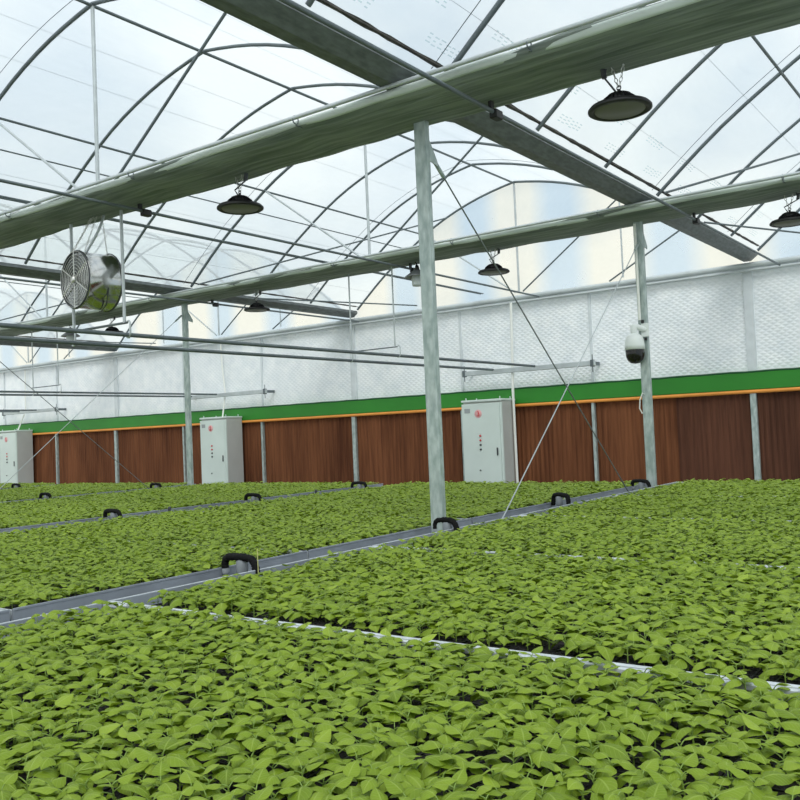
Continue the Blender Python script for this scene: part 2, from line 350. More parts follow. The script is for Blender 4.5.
# pads and posts
PADW = ['at the dark wet end of the wall beside the dome camera column', 'between the dome camera column and the conduit of cabinet three']
PADS = []
for k in range(len(POSTX)-1):
    if k == 2: PADS += [(k, POSTX[k], -4.89, True), (k, -4.83, POSTX[k+1], False)]
    else: PADS.append((k, POSTX[k], POSTX[k+1], k < 2))
for k, x1, x0, toned in PADS:
    mb = MB(); xs = np.arange(x0+.03, x1-.03, .045); vs = []; fs = []
    for j, x in enumerate(xs):
        y = WALL_Y-.03-(.012 if j % 2 else 0); vs += [(x, y, .35), (x, y, 1.93)]
    for j in range(len(xs)-1): fs.append((2*j, 2*j+2, 2*j+3, 2*j+1))
    mb.add(vs, fs)
    mb.box((x0+.03, WALL_Y-.028, .352), (x1-.03, WALL_Y+.025, 1.93))
    cx = (x0+x1)/2
    o = mb.build('cooling_pad', M['pad_dark'] if toned else M['pad'])
    idx = k-2
    labs = {-2: 'brown cooling pad in the bay at the side wall end', -1: 'dark brown cooling pad to the outer side of the gutter line wall post',
            0: 'dark wet cooling pad just past the dome camera column' if toned else 'brown cooling pad directly behind the column carrying the white dome camera', 1: 'brown cooling pad just beside cabinet three and its white conduit',
            2: 'brown cooling pad half hidden behind the tall front column', 3: 'brown cooling pad in the open bay next beyond the tall front column',
            4: 'brown cooling pad beside the grey side of the middle control cabinet', 5: 'brown cooling pad behind the slim column next to the middle cabinet',
            6: 'brown cooling pad crossed by the lower leg of the far brace cable', 7: 'brown cooling pad beside the grey side of the farthest control cabinet'}
    tag(o, labs.get(idx, 'brown cooling pad at the far end of the wall past the last cabinet'), 'cooling pad', 'brown cooling pads in the far wall')
PL = {0: 'beneath the wide grey batten past the dome camera column', 1: 'crossed by the dark brace cable',
      2: 'hidden behind control cabinet three', 3: 'second post beyond the tall front column', 4: 'just past the middle cabinet',
      5: 'behind the middle control cabinet', 6: 'just inside the far brace cable crossing', 7: 'beside the farthest control cabinet', 8: 'behind the farthest cabinet', -1: 'at the outer bay of the wall', -2: 'at the side wall corner'}
for k, x in enumerate(POSTX):
    w = .045 if (k-2) % 3 == 0 else .026
    o = MB().bbox((x-w, WALL_Y-.10, 0), (x+w, WALL_Y+.02, 1.93), .006).build('wall_post', M['galv'])
    tag(o, 'galvanised wall post between cooling pads, '+PL.get(k-2, 'far end'), 'post', 'galvanised posts between the cooling pads')

# gutters
for g, lab in ((GUT[0], 'grey steel roof gutter over the tall front column and the dome camera column'), (GUT[1], 'grey steel roof gutter over the slim column, behind the round fan'), (GUT[2], 'grey steel roof gutter of the last span beyond the far cabinet')):
    y0, y1 = BACK_Y, WALL_Y-.02
    sec = [(-.215, 4.115), (-.015, 3.97), (.09, 3.97), (.195, 4.05), (.18, 4.10), (.172, 4.10), (.185, 4.053), (.087, 3.98), (-.012, 3.98), (-.208, 4.125)]
    vs = [(g+x, y0, z) for x, z in sec]+[(g+x, y1, z) for x, z in sec]; n = len(sec)
    fs = [(i, i+n, (i+1) % n+n, (i+1) % n) for i in range(n)]+[tuple(range(n)), tuple(range(2*n-1, n-1, -1))]
    t = base('roof_gutter', (g, y0, 4.1)); tag(t, lab, 'gutter')
    MB().add(vs, fs).build('trough', M['gutter'], t)
    mb = MB(); rr = random.Random(3); ys = np.arange(y0, y1, .12)
    vs = []; fs = []
    for y in ys:
        w = .010+.006*rr.random(); vs += [(g+.235-w, y, az(.235-w)+.025), (g+.235+w, y, az(.235+w)+.025)]
    for j in range(len(ys)-1): fs.append((2*j, 2*j+1, 2*j+3, 2*j+2))
    mb.add(vs, fs); mb.tube([(g+.24, y0, az(.24)+.02), (g+.24, y1, az(.24)+.02)], .007, 6)
    mb.build('film_clamp', M['dirt'], t)
# film print: small cyan marks on the film by the first gutter
mb = MB(); rr = random.Random(5)
for y in np.arange(3.6, 14, 1.05):
    for dd, yy in ((.50, 0), (.30, .45)):
        for c in range(6):
            yb = y+yy+c*.075; d = dd+.012*rr.random()
            for q in range(3):
                a = d+.022*q; L_ = .03+.03*rr.random()
                vs = [(-3.65+a, yb, az(a)+.028), (-3.65+a+.008, yb, az(a+.008)+.028), (-3.65+a+.008, yb+L_, az(a+.008)+.028), (-3.65+a, yb+L_, az(a)+.028)]
                mb.add(vs, [(0, 1, 2, 3)])
o = mb.build('film_print', M['print']); struct(o); o.name = 'trim_2'

# columns
def column(x, y, top, lab, w=.052, d=.03):
    t = base('steel_column', (x, y, 0)); tag(t, lab, 'column')
    mb = MB().bbox((x-w, y-d, 0), (x+w, y+d, top), .005); mb.build('shaft', M['galv'], t)
    MB().bbox((x-.1, y-.09, 0), (x+.1, y+.09, .012), .003).build('foot_plate', M['galv'], t)
    mb = MB().box((x-.09, y-.05, top-.01), (x+.09, y+.05, top)); mb.add([(x+w, y-.004, top-.10), (x+w+.03, y-.004, top-.02), (x+w+.03, y+.004, top-.02), (x+w, y+.004, top-.10)], [(0, 1, 2, 3)])
    mb.build('head_plate', M['galv'], t)
    MB().add([(x+w-.012, y+d, 3.72), (x+w-.012, y+d+.10, 3.58), (x+w-.012, y+d+.10, 3.54), (x+w-.012, y+d, 3.56), (x+w-.004, y+d, 3.72), (x+w-.004, y+d+.10, 3.58), (x+w-.004, y+d+.10, 3.54), (x+w-.004, y+d, 3.56)],
             [(0, 1, 2, 3), (7, 6, 5, 4), (0, 4, 5, 1), (1, 5, 6, 2), (2, 6, 7, 3), (3, 7, 4, 0)]).build('cable_bracket', M['galv'], t)
    return t
column(-3.68, 5.52, 3.97, 'tall galvanised column standing closest to the camera, between the bench rows', .052, .03)
column(-3.68, 9.97, 3.97, 'galvanised column carrying the white dome camera at the end of the benches', .052, .03)
column(-11.63, 10.0, 3.97, 'slim galvanised column beside the middle control cabinet', .05, .03)

# brace cables in the column planes
def cable(a, b, lab, r=.008, turn=True, m_='cable'):
    a, b = Vector(a), Vector(b); t = base('brace_cable', b); tag(t, lab, 'cable', 'crossed brace cables between columns')
    MB().tube([a, b], r, 6).build('wire', M[m_], t)
    if turn:
        d = (b-a).normalized(); MB().tube([a+d*.02, a+d*.18], .016, 8).build('turnbuckle', M['galv'], t)
CX = -3.66
CR = .0065
cable((CX, 5.63, 3.60), (CX, 9.93, .20), 'dark brace cable sloping down from the top of the tall front column', .0068)
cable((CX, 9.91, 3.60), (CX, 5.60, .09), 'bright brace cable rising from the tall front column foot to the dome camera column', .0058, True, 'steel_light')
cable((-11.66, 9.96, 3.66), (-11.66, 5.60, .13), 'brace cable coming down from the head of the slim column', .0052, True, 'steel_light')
cable((-11.66, 5.60, 3.62), (-11.66, 9.93, .19), 'brace cable falling to the foot of the slim column', .0055, False)

# arches and trusses
TR = {5.5: 'above the closest folded shade curtain', 10.0: 'above the second folded shade curtain', 14.5: 'against the far gable wall'}
ORD = {4.0: 'in front of the closest shade curtain', 7.0: 'first behind the closest shade curtain', 8.5: 'second behind the closest shade curtain', 11.5: 'first behind the second shade curtain', 13.0: 'next to the far gable'}
VIS = {-3.65: 4.0, -11.65: 4.0, -19.65: 5.5, -27.65: 10.0}
for gl in SPANS:
    for y in np.arange(4.0, 14.6, 1.5):
        y = float(y)
        if y < VIS[gl]: continue
        ya = min(y, WALL_Y-.03)
        pts = arch_pts(gl, ya, 0, .2)
        truss = y in TR
        if truss:
            t = base('roof_truss', (gl+4, ya, 3.95)); tag(t, 'steel roof truss %s, %s' % (TR[y], SPN[gl]), 'truss', 'roof trusses')
            MB().tube(pts, .022, 8).build('arch', M['steel'], t)
            zc = 4.0
            if y < 14: MB().tube([(gl+.1, ya, zc), (gl+7.9, ya, zc)], .020, 8).build('bottom_chord', M['steel'], t)
            else: MB().tube([(gl+5.75, ya, zc-.03), (gl+7.15, ya, 4.72)], .015, 8).build('web', M['steel'], t)
            MB().tube([(gl+4, ya, zc), (gl+4, ya, 6.03)], .020, 8).build('king_post', M['steel_light'], t)
            for s in (-1, 1):
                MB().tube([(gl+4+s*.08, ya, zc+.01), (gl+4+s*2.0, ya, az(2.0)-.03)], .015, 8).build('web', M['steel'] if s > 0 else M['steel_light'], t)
            if y == 14.5:
                for s in (-1, 1): MB().tube([(gl+4+s*2.0, ya, zc), (gl+4+s*2.0, ya, az(2.0))], .015, 8).build('stud', M['steel_light'], t)
        else:
            t = base('roof_arch', (gl+4, ya, 4.1)); tag(t, 'curved steel roof arch %s, %s' % (ORD[y], SPN[gl]), 'arch', 'steel roof arches')
            MB().tube(pts, .020, 8).build('tube', M['steel'], t)
        if y in (5.5, 10.0, 13.0):
            MB().tube(arch_pts(gl, ya-.16, .030, .2), .0035, 5).build('film_strap', M['steel'], t)
    if gl > -27:
        o = MB().tube([(gl+4, BACK_Y+.2, 6.03), (gl+4, WALL_Y-.05, 6.03)], .018, 8).build('ridge_purlin', M['steel']); tag(o, 'steel ridge tube along the peak of the roof %s' % SPN[gl], 'purlin', 'roof purlins')
        o = MB().tube([(gl+2.0, BACK_Y+.2, az(2.0)-.035), (gl+2.0, WALL_Y-.05, az(2.0)-.035)], .016, 8).build('side_purlin', M['steel']); tag(o, 'upper steel purlin along the lower slope of the roof %s' % SPN[gl], 'purlin', 'roof purlins')
        o = MB().tube([(gl+1.62, BACK_Y+.2, az(1.62)-.03), (gl+1.62, WALL_Y-.05, az(1.62)-.03)], .016 if gl > -5 else .010, 8).build('side_purlin', M['steel']); tag(o, 'lower thin steel purlin along the roof slope %s' % SPN[gl], 'purlin', 'roof purlins')
        o = MB().tube([(gl+.25, 10.1, 4.16), (gl+2.55, WALL_Y-.06, 5.64)], .014, 8).build('wind_brace', M['steel']); tag(o, 'straight sloping wind brace from gutter to gable %s' % SPN[gl], 'brace', 'wind braces')
    if gl > -27:
        o = MB().tube([(gl+.25, 11.6, 4.07), (gl+1.75, WALL_Y-.08, 4.02)], .013, 8).build('tie_rod', M['steel']); tag(o, 'level steel tie rod near the gable %s' % SPN[gl], 'tie rod', 'level tie rods')
    # thin film wires
    if gl > -27:
        mb = MB()
        for d in (.55, 1.25, 2.75, 3.3):
            for xx in (gl+d, gl+8-d): mb.tube([(xx, BACK_Y, az(d)+.032), (xx, WALL_Y, az(d)+.032)], .0016, 4, False)
        o = mb.build('trim_3', M['steel']); struct(o)

# folded shade curtains
def curtain(y0, lab, seed, x0, x1):
    rr = random.Random(seed); t = base('shade_curtain', (x0, y0, 3.9)); tag(t, lab, 'curtain', 'folded shade curtains')
    xs = np.arange(x0, x1, .07); n = 22; vs = []; fs = []
    def nz(x, k): return math.sin(x*1.3+k*2.1+seed)*.5+math.sin(x*3.7+k*1.3+seed*2)*.3+math.sin(x*8.1+k*3.3)*.2
    for x in xs:
        clip = abs(((x-x0) % 2.0)-1.0); pin = 1-.18*math.exp(-(clip/.15)**2)
        for k in range(n):
            a = 2*PI*k/n
            cy = y0-.33+.345*(1-.0)*math.cos(a)
            hh = (.075 if math.sin(a) < 0 else .06)*pin
            sag = (.010*nz(x, 0) if math.sin(a) < 0 else 0)
            z = 3.92+hh*math.copysign(abs(math.sin(a))**.7, math.sin(a))+sag+.006*nz(x*1.5, k*4.7)
            if math.cos(a) < -.75: z += .012
            vs.append((float(x), cy+.015*nz(x, k*.37+5), z))
    m_ = len(xs)
    for j in range(m_-1):
        for k in range(n): fs.append((j*n+k, j*n+(k+1) % n, (j+1)*n+(k+1) % n, (j+1)*n+k))
    fs += [tuple(range(n)), tuple(range((m_-1)*n+n-1, (m_-1)*n-1, -1))]
    MB().add(vs, fs, True).build('cloth', M['cloth'], t)
    MB().tube([(x0, y0-.72, 3.955), (x1, y0-.72, 3.955)], .017, 8).build('edge_tube', M['steel_light'], t)
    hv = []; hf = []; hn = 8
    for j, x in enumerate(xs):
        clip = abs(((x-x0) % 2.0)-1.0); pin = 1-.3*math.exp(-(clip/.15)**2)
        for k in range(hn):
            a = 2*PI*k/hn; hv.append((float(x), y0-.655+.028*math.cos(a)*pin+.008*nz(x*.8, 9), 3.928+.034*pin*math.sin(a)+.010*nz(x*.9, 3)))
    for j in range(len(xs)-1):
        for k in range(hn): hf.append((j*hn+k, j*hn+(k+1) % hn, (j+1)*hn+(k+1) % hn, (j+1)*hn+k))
    MB().add(hv, hf, True).build('lit_lip', M['lit_lip'], t)  # separate pale strip standing in for the top-lit lip of the cloth
    mb = MB()
    for x in np.arange(x0+1.0, x1, 2.0): mb.torus((float(x), y0-.70, 3.945), .032, .005, 'x', 14, 5); mb.box((x-.008, y0-.70, 3.90), (x+.008, y0-.55, 3.905))
    mb.build('clip', M['steel'], t)
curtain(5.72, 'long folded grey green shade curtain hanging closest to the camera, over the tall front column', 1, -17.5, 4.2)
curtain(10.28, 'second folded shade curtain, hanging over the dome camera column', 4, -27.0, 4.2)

# curtain drive rods
def rod(x, lab, y1):
    t = base('drive_rod', (x, BACK_Y, 3.78)); tag(t, lab, 'rod', 'curtain drive rods')
    MB().tube([(x, BACK_Y+.2, 3.78), (x, y1, 3.78)], .016, 8).build('tube', M['steel'], t)
    for y in (5.55, 10.1):
        MB().bbox((x-.03, y-.05, 3.735), (x+.03, y+.05, 3.80), .006).box((x-.012, y-.09, 3.79), (x+.012, y-.05, 3.87)).build('rack_clip', M['black'], t)
rod(-3.05, 'curtain drive rod running beside the gutter above the tall front column', 14.05)
rod(-6.97, 'curtain drive rod running under the roof between the fan and the round lamp', 13.9)
rod(-10.98, 'curtain drive rod running beside the far gutter over the slim column', 13.9)
# pair of conduits laid over the chords
t = base('roof_conduit', (-8.3, 0, 4.06)); tag(t, 'twin electric conduits laid lengthwise above the shade curtains beyond the fan', 'conduit')
for dx in (-.028, .028): MB().tube([(-8.45+dx, BACK_Y+.2, 4.10), (-8.40+dx, WALL_Y-.1, 4.06)], .011, 8).build('pipe', M['steel'], t)

# ------------------------------------------------------------------ hung lamps
def chain(mb, a, b, link=.036, r=.0028):
    a, b = Vector(a), Vector(b); n = max(1, int((b-a).length/(link*.8))); d = (b-a)/n; t = d.normalized()
    p = t.cross(Vector((0, 1, 0))).normalized(); q = t.cross(p)
    for i in range(n):
        c = a+d*(i+.5); w = p if i % 2 else q; vs = []
        mb.tube([c+t*(math.cos(k*PI/4)*link*.5)+w*(math.sin(k*PI/4)*link*.28) for k in range(9)], r, 4, False)
def ufo(x, y, z, lab, cable_side=1):
    t = base('high_bay_lamp', (x, y, z)); tag(t, lab, 'lamp', 'round black lamps under the shade curtains')
    MB().lathe([(.0, .024), (.09, .024), (.13, .016), (.19, .004), (.205, -.012), (.205, -.024), (.195, -.030), (.172, -.030), (.165, -.022), (0, -.022)], (x, y, z), n=32).build('housing', M['black'], t)
    hb = MB().lathe([(.0, .085), (.06, .085), (.075, .078), (.092, .05), (.096, .026), (0, .026)], (x, y, z), n=24)
    for k in range(24):
        a = 2*PI*k/24; c, s = math.cos(a), math.sin(a)
        hb.add([(x+.09*c, y+.09*s, z+.022), (x+.125*c, y+.125*s, z+.016), (x+.108*c, y+.108*s, z+.05), (x+.08*c, y+.08*s, z+.072)], [(0, 1, 2, 3)])
    hb.build('heat_sink', M['black'], t)
    MB().lathe([(.163, -.0225), (.158, -.028), (0, -.029)], (x, y, z), n=32).build('diffuser', M['lens'], t)
    MB().tube([(x, y, z+.085), (x, y, z+.115)], .012, 8).torus((x, y, z+.125), .014, .004, 'y', 12, 5).build('hook', M['black'], t)
    for s in (-1, 1):
        cb = MB(); chain(cb, (x+.004*s, y, z+.13), (x+.045*s, y, 3.86)); cb.build('chain', M['chrome'], t)
    MB().tube([(x-.02, y, z+.10), (x-.05, y-.01, z+.15), (x-.09*cable_side, y-.01, z+.21), (x-.075*cable_side, y, 3.87)], .007, 6).tube([(x-.09*cable_side, y-.01, z+.21), (x-.10*cable_side, y-.01, z+.27)], .018, 8).build('cable', M['dark_grey'], t)
ufo(-2.11, 5.5, 3.575, 'large round black lamp hanging from the closest shade curtain, beyond the tall front column')
ufo(-5.62, 5.5, 3.575, 'round black lamp under the closest shade curtain, between the fan and tall front column', -1)
ufo(-2.04, 10, 3.58, 'round black lamp under the second shade curtain, past the dome camera column', -1)
ufo(-5.64, 10, 3.56, 'round black lamp hanging between the tall front column and the dome camera column', -1)
ufo(-9.93, 10, 3.57, 'round black lamp hanging near the slim column, in front of the gable', -1)
ufo(-13.62, 10, 3.58, 'small distant round black lamp half hidden by the hanging pipe beneath the fan', -1)

def hooded(x, y, z, lab):
    t = base('hooded_light', (x, y, z)); tag(t, lab, 'light fixture', 'grey hooded lights')
    MB().lathe([(0, .07), (.05, .07), (.07, .055), (.17, -.015), (.175, -.03), (.165, -.03), (.06, .0), (0, .0)], (x, y, z), n=24).build('hood', M['hood'], t)
    MB().lathe([(0, .14), (.02, .14), (.032, .10), (.035, .07), (0, .07)], (x, y, z), n=16).build('cap', M['black'], t)
    MB().lathe([(.075, .0), (.078, -.02), (.078, -.13), (.07, -.15), (0, -.155)], (x, y, z), n=20).build('globe', M['globe'], t)
    MB().lathe([(.082, .01), (.082, -.015), (.075, -.015)], (x, y, z), n=20).build('collar', M['black'], t)
    MB().tube([(x, y, z+.13), (x-.01, y, z+.17), (x-.05, y, 3.88)], .008, 6).build('cable', M['black'], t)
hooded(-6.84, 10, 3.67, 'grey hooded light with frosted globe, partly hidden behind the tall front column')
hooded(-14.9, 10, 3.65, 'grey hooded light with frosted globe hanging directly under the round fan')

# ------------------------------------------------------------------ circulation fan
fx, fy, fz, fr_ = -7.76, 5.28, 3.19, .285
t = base('circulation_fan', (fx, fy, fz)); t.rotation_euler.z = math.radians(-6.5); tag(t, 'round stainless steel circulation fan hung on chains from the shade curtain', 'fan')
FL = .35
MB().lathe([(fr_-.012, .01), (fr_+.006, 0), (fr_+.012, .012), (fr_, .02), (fr_, FL-.02), (fr_+.012, FL-.012), (fr_+.006, FL), (fr_-.012, FL-.01), (fr_-.012, .01)], (fx, fy, fz), 'y', 48).build('drum', M['stainless'], t)
MB().torus((fx, fy+FL, fz), fr_+.002, .016, 'y', 48, 8).torus((fx, fy+.004, fz), fr_-.002, .011, 'y', 48, 8).build('rim', M['dark_grey'], t)
for yy, nm in ((fy-.012, 'front_guard'), (fy+FL+.012, 'rear_guard')):
    mb = MB()
    for k in range(8): mb.torus((fx, yy, fz), .05+k*.033, .0028, 'y', 40, 4)
    for k in range(3):
        a = PI/2+k*PI/3; mb.tube([(fx+math.cos(a)*.29, yy, fz+math.sin(a)*.29), (fx-math.cos(a)*.29, yy, fz-math.sin(a)*.29)], .006, 6)
    g = mb.build(nm, M['chrome'], t)
MB().lathe([(0, -.03), (.03, -.028), (.036, -.012), (.036, .0), (0, .0)], (fx, fy-.01, fz), 'y', 16).build('hub', M['chrome'], t)
MB().lathe([(0, .1), (.07, .1), (.085, .12), (.085, .25), (.06, .27), (0, .27)], (fx, fy, fz), 'y', 20).build('motor', M['dark_grey'], t)
for k in range(3):
    a0 = .5+k*2*PI/3; vs = []; fs = []
    for i in range(6):
        r = .06+i*.04
        for j in range(4):
            a = a0+(j-1.5)*(.28-.008*i); vs.append((fx+r*math.cos(a), fy+.08+j*.035, fz+r*math.sin(a)))
    for i in range(5):
        for j in range(3): fs.append((i*4+j, i*4+j+1, i*4+j+5, i*4+j+4))
    b_ = MB().add(vs, fs, True).build('blade', M['blade'], t)
for (ax, ay, bx) in ((-.02, .0, -.06), (.02, FL, .09), (-.06, .0, .0), (.0, FL*.3, .04)):
    cb = MB(); chain(cb, (fx+ax, fy+ay, fz+math.sqrt(max(.0, fr_**2-ax**2))), (fx+.06+bx, fy+.22, 3.90), .03, .0022); cb.build('chain', M['chrome'], t)
MB().tube([(fx+.04+.13*math.sin(q*2.2), fy+.1+.16*q, fz+fr_-.01+q*.43) for q in [i/12 for i in range(13)]], .013, 8).build('power_cable', M['steel_light'], t)
MB().tube([(fx+.27, fy+FL*.6, fz-.10), (fx+.22, fy+FL*.6, fz-.26), (fx+.05, fy+FL*.7, fz-.31), (fx-.02, fy+FL*.75, fz-.30)], .006, 6).build('lead', M['dark_grey'], t)

# ------------------------------------------------------------------ hung boom rails
def hpipe(x, y1, z, lab, r, y0=BACK_Y+.3, sag=0):
    pts = [(x, float(y), z+sag*math.sin((y-y0)/(y1-y0)*PI*4)) for y in np.linspace(y0, y1, 24)]
    o = MB().tube(pts, r, 10).build('hanging_pipe', M['steel']); tag(o, lab, 'pipe', 'hanging boom pipes'); return o
hpipe(-7.23, 14.12, 2.595, 'upper of the two long grey hanging pipes passing under the fan to cabinet three', .022)
hpipe(-8.08, 14.12, 2.595, 'lower of the two long grey hanging pipes passing under the fan to cabinet three', .022)
hpipe(-15.42, 14.12, 2.585, 'upper thin grey hanging pipe ending on the wall tube over the middle cabinet', .020)
hpipe(-16.28, 14.12, 2.585, 'lower thin grey hanging pipe ending on the wall tube over the middle cabinet', .020)
hpipe(-22.75, 14.12, 2.585, 'grey hanging pipe ending on the wall tube over the farthest cabinet', .020)
hpipe(-23.6, 14.12, 2.585, 'second grey hanging pipe near the wall tube over the farthest cabinet', .020)
def hanger(xa, xb, y, r, lab):
    t = base('pipe_hanger', (xb, y, 3.9)); tag(t, lab, 'hanger', 'hangers of the boom pipes')
    for x in (xa, xb): MB().tube([(x, y, 3.92), (x, y, 2.72)], r, 8).build('drop_rod', M['steel_light'], t)
    MB().tube([(xa-.04, y, 2.72), (xb+.04, y, 2.72)], r*.8, 8).build('cross_bar', M['steel'], t)
    for x, s in ((xa-.02, -1), (xb+.05, 1)):
        MB().tube([(x, y, 2.73), (x+.02, y, 2.735), (x+.035, y, 2.71), (x+.035, y, 2.60), (x+.01, y, 2.568), (x-.015, y, 2.575)], r*.7, 6).build('hook', M['steel_light'], t)
hanger(-8.13, -7.29, 5.5, .016, 'steel hanger dropping beside the round fan to the long hanging pipes')
hanger(-8.05, -7.27, 10.0, .011, 'thin steel hanger dropping to the long hanging pipes near the tall front column')
hanger(-16.2, -15.34, 10.0, .011, 'thin steel hanger dropping to the farther pipes left of the slim column'.replace(' left of', ' before'))
def walltube(xa, xb, lab):
    y, z = 14.2, 2.565; t = base('wall_tube', ((xa+xb)/2, y, z)); tag(t, lab, 'wall tube', 'grey tubes on the white wall')
    MB().bbox((xa, y-.03, z-.045), (xb, y+.03, z+.045), .008).build('tube', M['steel_light'], t)
    for x in (xa+.05, xb-.05):
        MB().bbox((x-.03, y-.04, z-.06), (x+.03, y+.04, z+.06), .006).box((x-.012, y+.04, z-.03), (x+.012, WALL_Y+.0, z+.03)).tube([(x, y, z-.15), (x, y, z+.15)], .008, 6).build('end_bracket', M['steel'], t)
walltube(-8.79, -6.12, 'grey horizontal tube on the white wall above cabinet three')
walltube(-16.60, -13.90, 'grey horizontal tube on the white wall above the middle cabinet')
walltube(-24.60, -21.86, 'grey horizontal tube on the white wall above the farthest cabinet')

# ------------------------------------------------------------------ control cabinets
SEG = {'1': [((0, -.5), (0, .5)), ((0, .5), (-.18, .3))],
       '2': [((-.28, .3), (-.2, .46)), ((-.2, .46), (.1, .5)), ((.1, .5), (.28, .3)), ((.28, .3), (.2, .05)), ((.2, .05), (-.3, -.5)), ((-.3, -.5), (.3, -.5))],
       '3': [((-.28, .4), (0, .5)), ((0, .5), (.26, .38)), ((.26, .38), (.22, .1)), ((.22, .1), (-.05, .02)), ((.22, .06), (.3, -.22)), ((.3, -.22), (.1, -.48)), ((.1, -.48), (-.28, -.42))]}
def cabinet(x0, x1, num, lab):
    yf, yb, z0, z1 = 13.86, 14.36, 0, 2.02
    t = base('control_cabinet', ((x0+x1)/2, yf, 0)); tag(t, lab, 'cabinet', 'control cabinets along the wall')
    MB().bbox((x0+.02, yf+.02, z0), (x1, yb, z1), .006).build('body', M['cab_side'], t)
    MB().bbox((x0-.005, yf-.02, z1-.005), (x1+.012, yb+.01, z1+.035), .008).build('cap', M['cab'], t)
    d = MB().bbox((x0, yf-.012, z0+.12), (x1-.045, yf+.03, z1-.035), .006).build('door', M['cab'], t)
    MB().bbox((x1-.042, yf-.004, z0+.1), (x1+.001, yf+.03, z1-.03), .004).build('door_jamb', M['cab'], t)
    w = x1-x0; D = lambda mb, n, m_: sub(mb, n, m_, d, t)
    D(MB().bbox((x0+.06, yf-.016, z1-.20), (x0+.18, yf-.011, z1-.12), .002).add([], []), 'name_plate', M['label'])
    cx, cz = x0+w*.42, z1-.22
    D(MB().lathe([(.074, 0), (.074, -.005), (.060, -.005), (.060, 0)], (cx, yf-.012, cz), 'y', 24), 'number_ring', M['pink'])
    D(MB().lathe([(0, -.004), (.061, -.004), (.061, 0), (0, 0)], (cx, yf-.012, cz), 'y', 24), 'number_disc', M['pink'])
    nm = MB()
    for a, b in SEG[num]: nm.tube([(cx+a[0]*.075, yf-.018, cz+a[1]*.08), (cx+b[0]*.075, yf-.018, cz+b[1]*.08)], .0075, 6)
    D(nm, 'number', M['red'])
    for k in range(4):
        D(MB().lathe([(0, -.022), (.014, -.022), (.018, -.012), (.02, 0), (0, 0)], (x0+w*.45, yf-.012, z1-.62-k*.082), 'y', 14), 'indicator_lamp', M['red'] if k < 2 else M['dark_grey'])
    D(MB().bbox((x1-.125, yf-.03, z1-.98), (x1-.098, yf-.012, z1-.84), .004), 'handle', M['dark_grey'])
    D(MB().lathe([(0, -.022), (.012, -.022), (.012, 0), (0, 0)], (x0+w*.42, yf-.012, .78), 'y', 12), 'lock', M['dark_grey'])
    for ex, ey in ((x0+.06, yf+.06), (x1-.06, yf+.06), (x0+.06, yb-.06), (x1-.06, yb-.06)):
        MB().tube([(ex, ey, z1+.03), (ex, ey, z1+.05)], .007, 6).torus((ex, ey, z1+.062), .014, .005, 'x', 10, 5).build('lifting_eye', M['alu_white'], t)
cabinet(-8.62, -7.79, '3', 'grey control cabinet with red number 3, close to the tall front column')
cabinet(-15.72, -14.87, '2', 'middle grey control cabinet, standing just past the slim column')
cabinet(-24.22, -23.36, '1', 'farthest grey control cabinet near the crossed brace cables')
def conduit(pts, lab, r=.022):
    o = MB().tube(pts, r, 8).build('white_conduit', M['white_pvc']); tag(o, lab, 'conduit', 'white conduits on the wall')
conduit([(-7.74, 14.30, 3.80), (-7.745, 14.27, 2.9), (-7.74, 14.22, 2.2), (-7.735, 14.22, .02)], 'tall white conduit pipe beside the cabinet numbered 3', .025)
conduit([(-15.55, 14.42, 3.80), (-15.50, 14.40, 3.2), (-15.32, 14.30, 2.6), (-15.28, 14.15, 2.06)], 'thin white conduit dropping onto the middle cabinet', .018)
conduit([(-23.75, 14.42, 3.80), (-23.75, 14.40, 2.6), (-23.75, 14.15, 2.06)], 'white conduit dropping onto the farthest cabinet', .020)

# ------------------------------------------------------------------ dome camera on column
cx, cy, cz = -3.755, 9.86, 2.52
t = base('surveillance_camera', (cx, cy, cz)); tag(t, 'white dome surveillance camera on a bracket on the column', 'camera')
MB().lathe([(0, .085), (.035, .085), (.06, .075), (.088, .05), (.105, .01), (.113, -.05), (.114, -.10), (.10, -.105), (0, -.105)], (cx, cy, cz-.06), n=28).build('housing', M['camwhite'], t)
MB().lathe([(.107, 0), (.108, -.03), (.103, -.075), (.086, -.12), (.052, -.15), (0, -.16)], (cx, cy, cz-.165), n=28).build('dome', M['glassdark'], t)
mb = MB().lathe([(.038, -.04), (.04, .05), (.03, .07), (0, .075)], (cx, cy, cz+.06), n=18)
mb.tube([(cx, cy, cz+.09), (cx+.03, cy+.02, cz+.10), (cx+.11, cy+.075, cz+.06)], [.034, .036, .03], 10)
mb.bbox((cx+.06, cy+.06, cz-.02), (cx+.15, cy+.085, cz+.14), .006); mb.build('bracket', M['camwhite'], t)
MB().bbox((cx+.07, cy+.045, cz+.14), (cx+.10, cy+.07, cz+.18), .004).bbox((cx+.10, cy+.045, cz-.06), (cx+.13, cy+.07, cz-.03), .004).build('clamp', M['black'], t)
o = MB().tube([(-3.70, 9.915, 3.82), (-3.70, 9.915, 2.70)], .016, 8).build('camera_conduit', M['white_pvc']); tag(o, 'white conduit running down the column to the dome camera', 'conduit')
o = MB().tube([(-3.73, 9.92, 1.62), (-3.755, 9.91, 1.68), (-3.745, 9.91, 1.78), (-3.715, 9.925, 1.86), (-3.70, 9.93, 1.84)], .007, 6).build('cable_loop', M['white_pvc']); tag(o, 'small white cable loop tied to the dome camera column', 'cable')

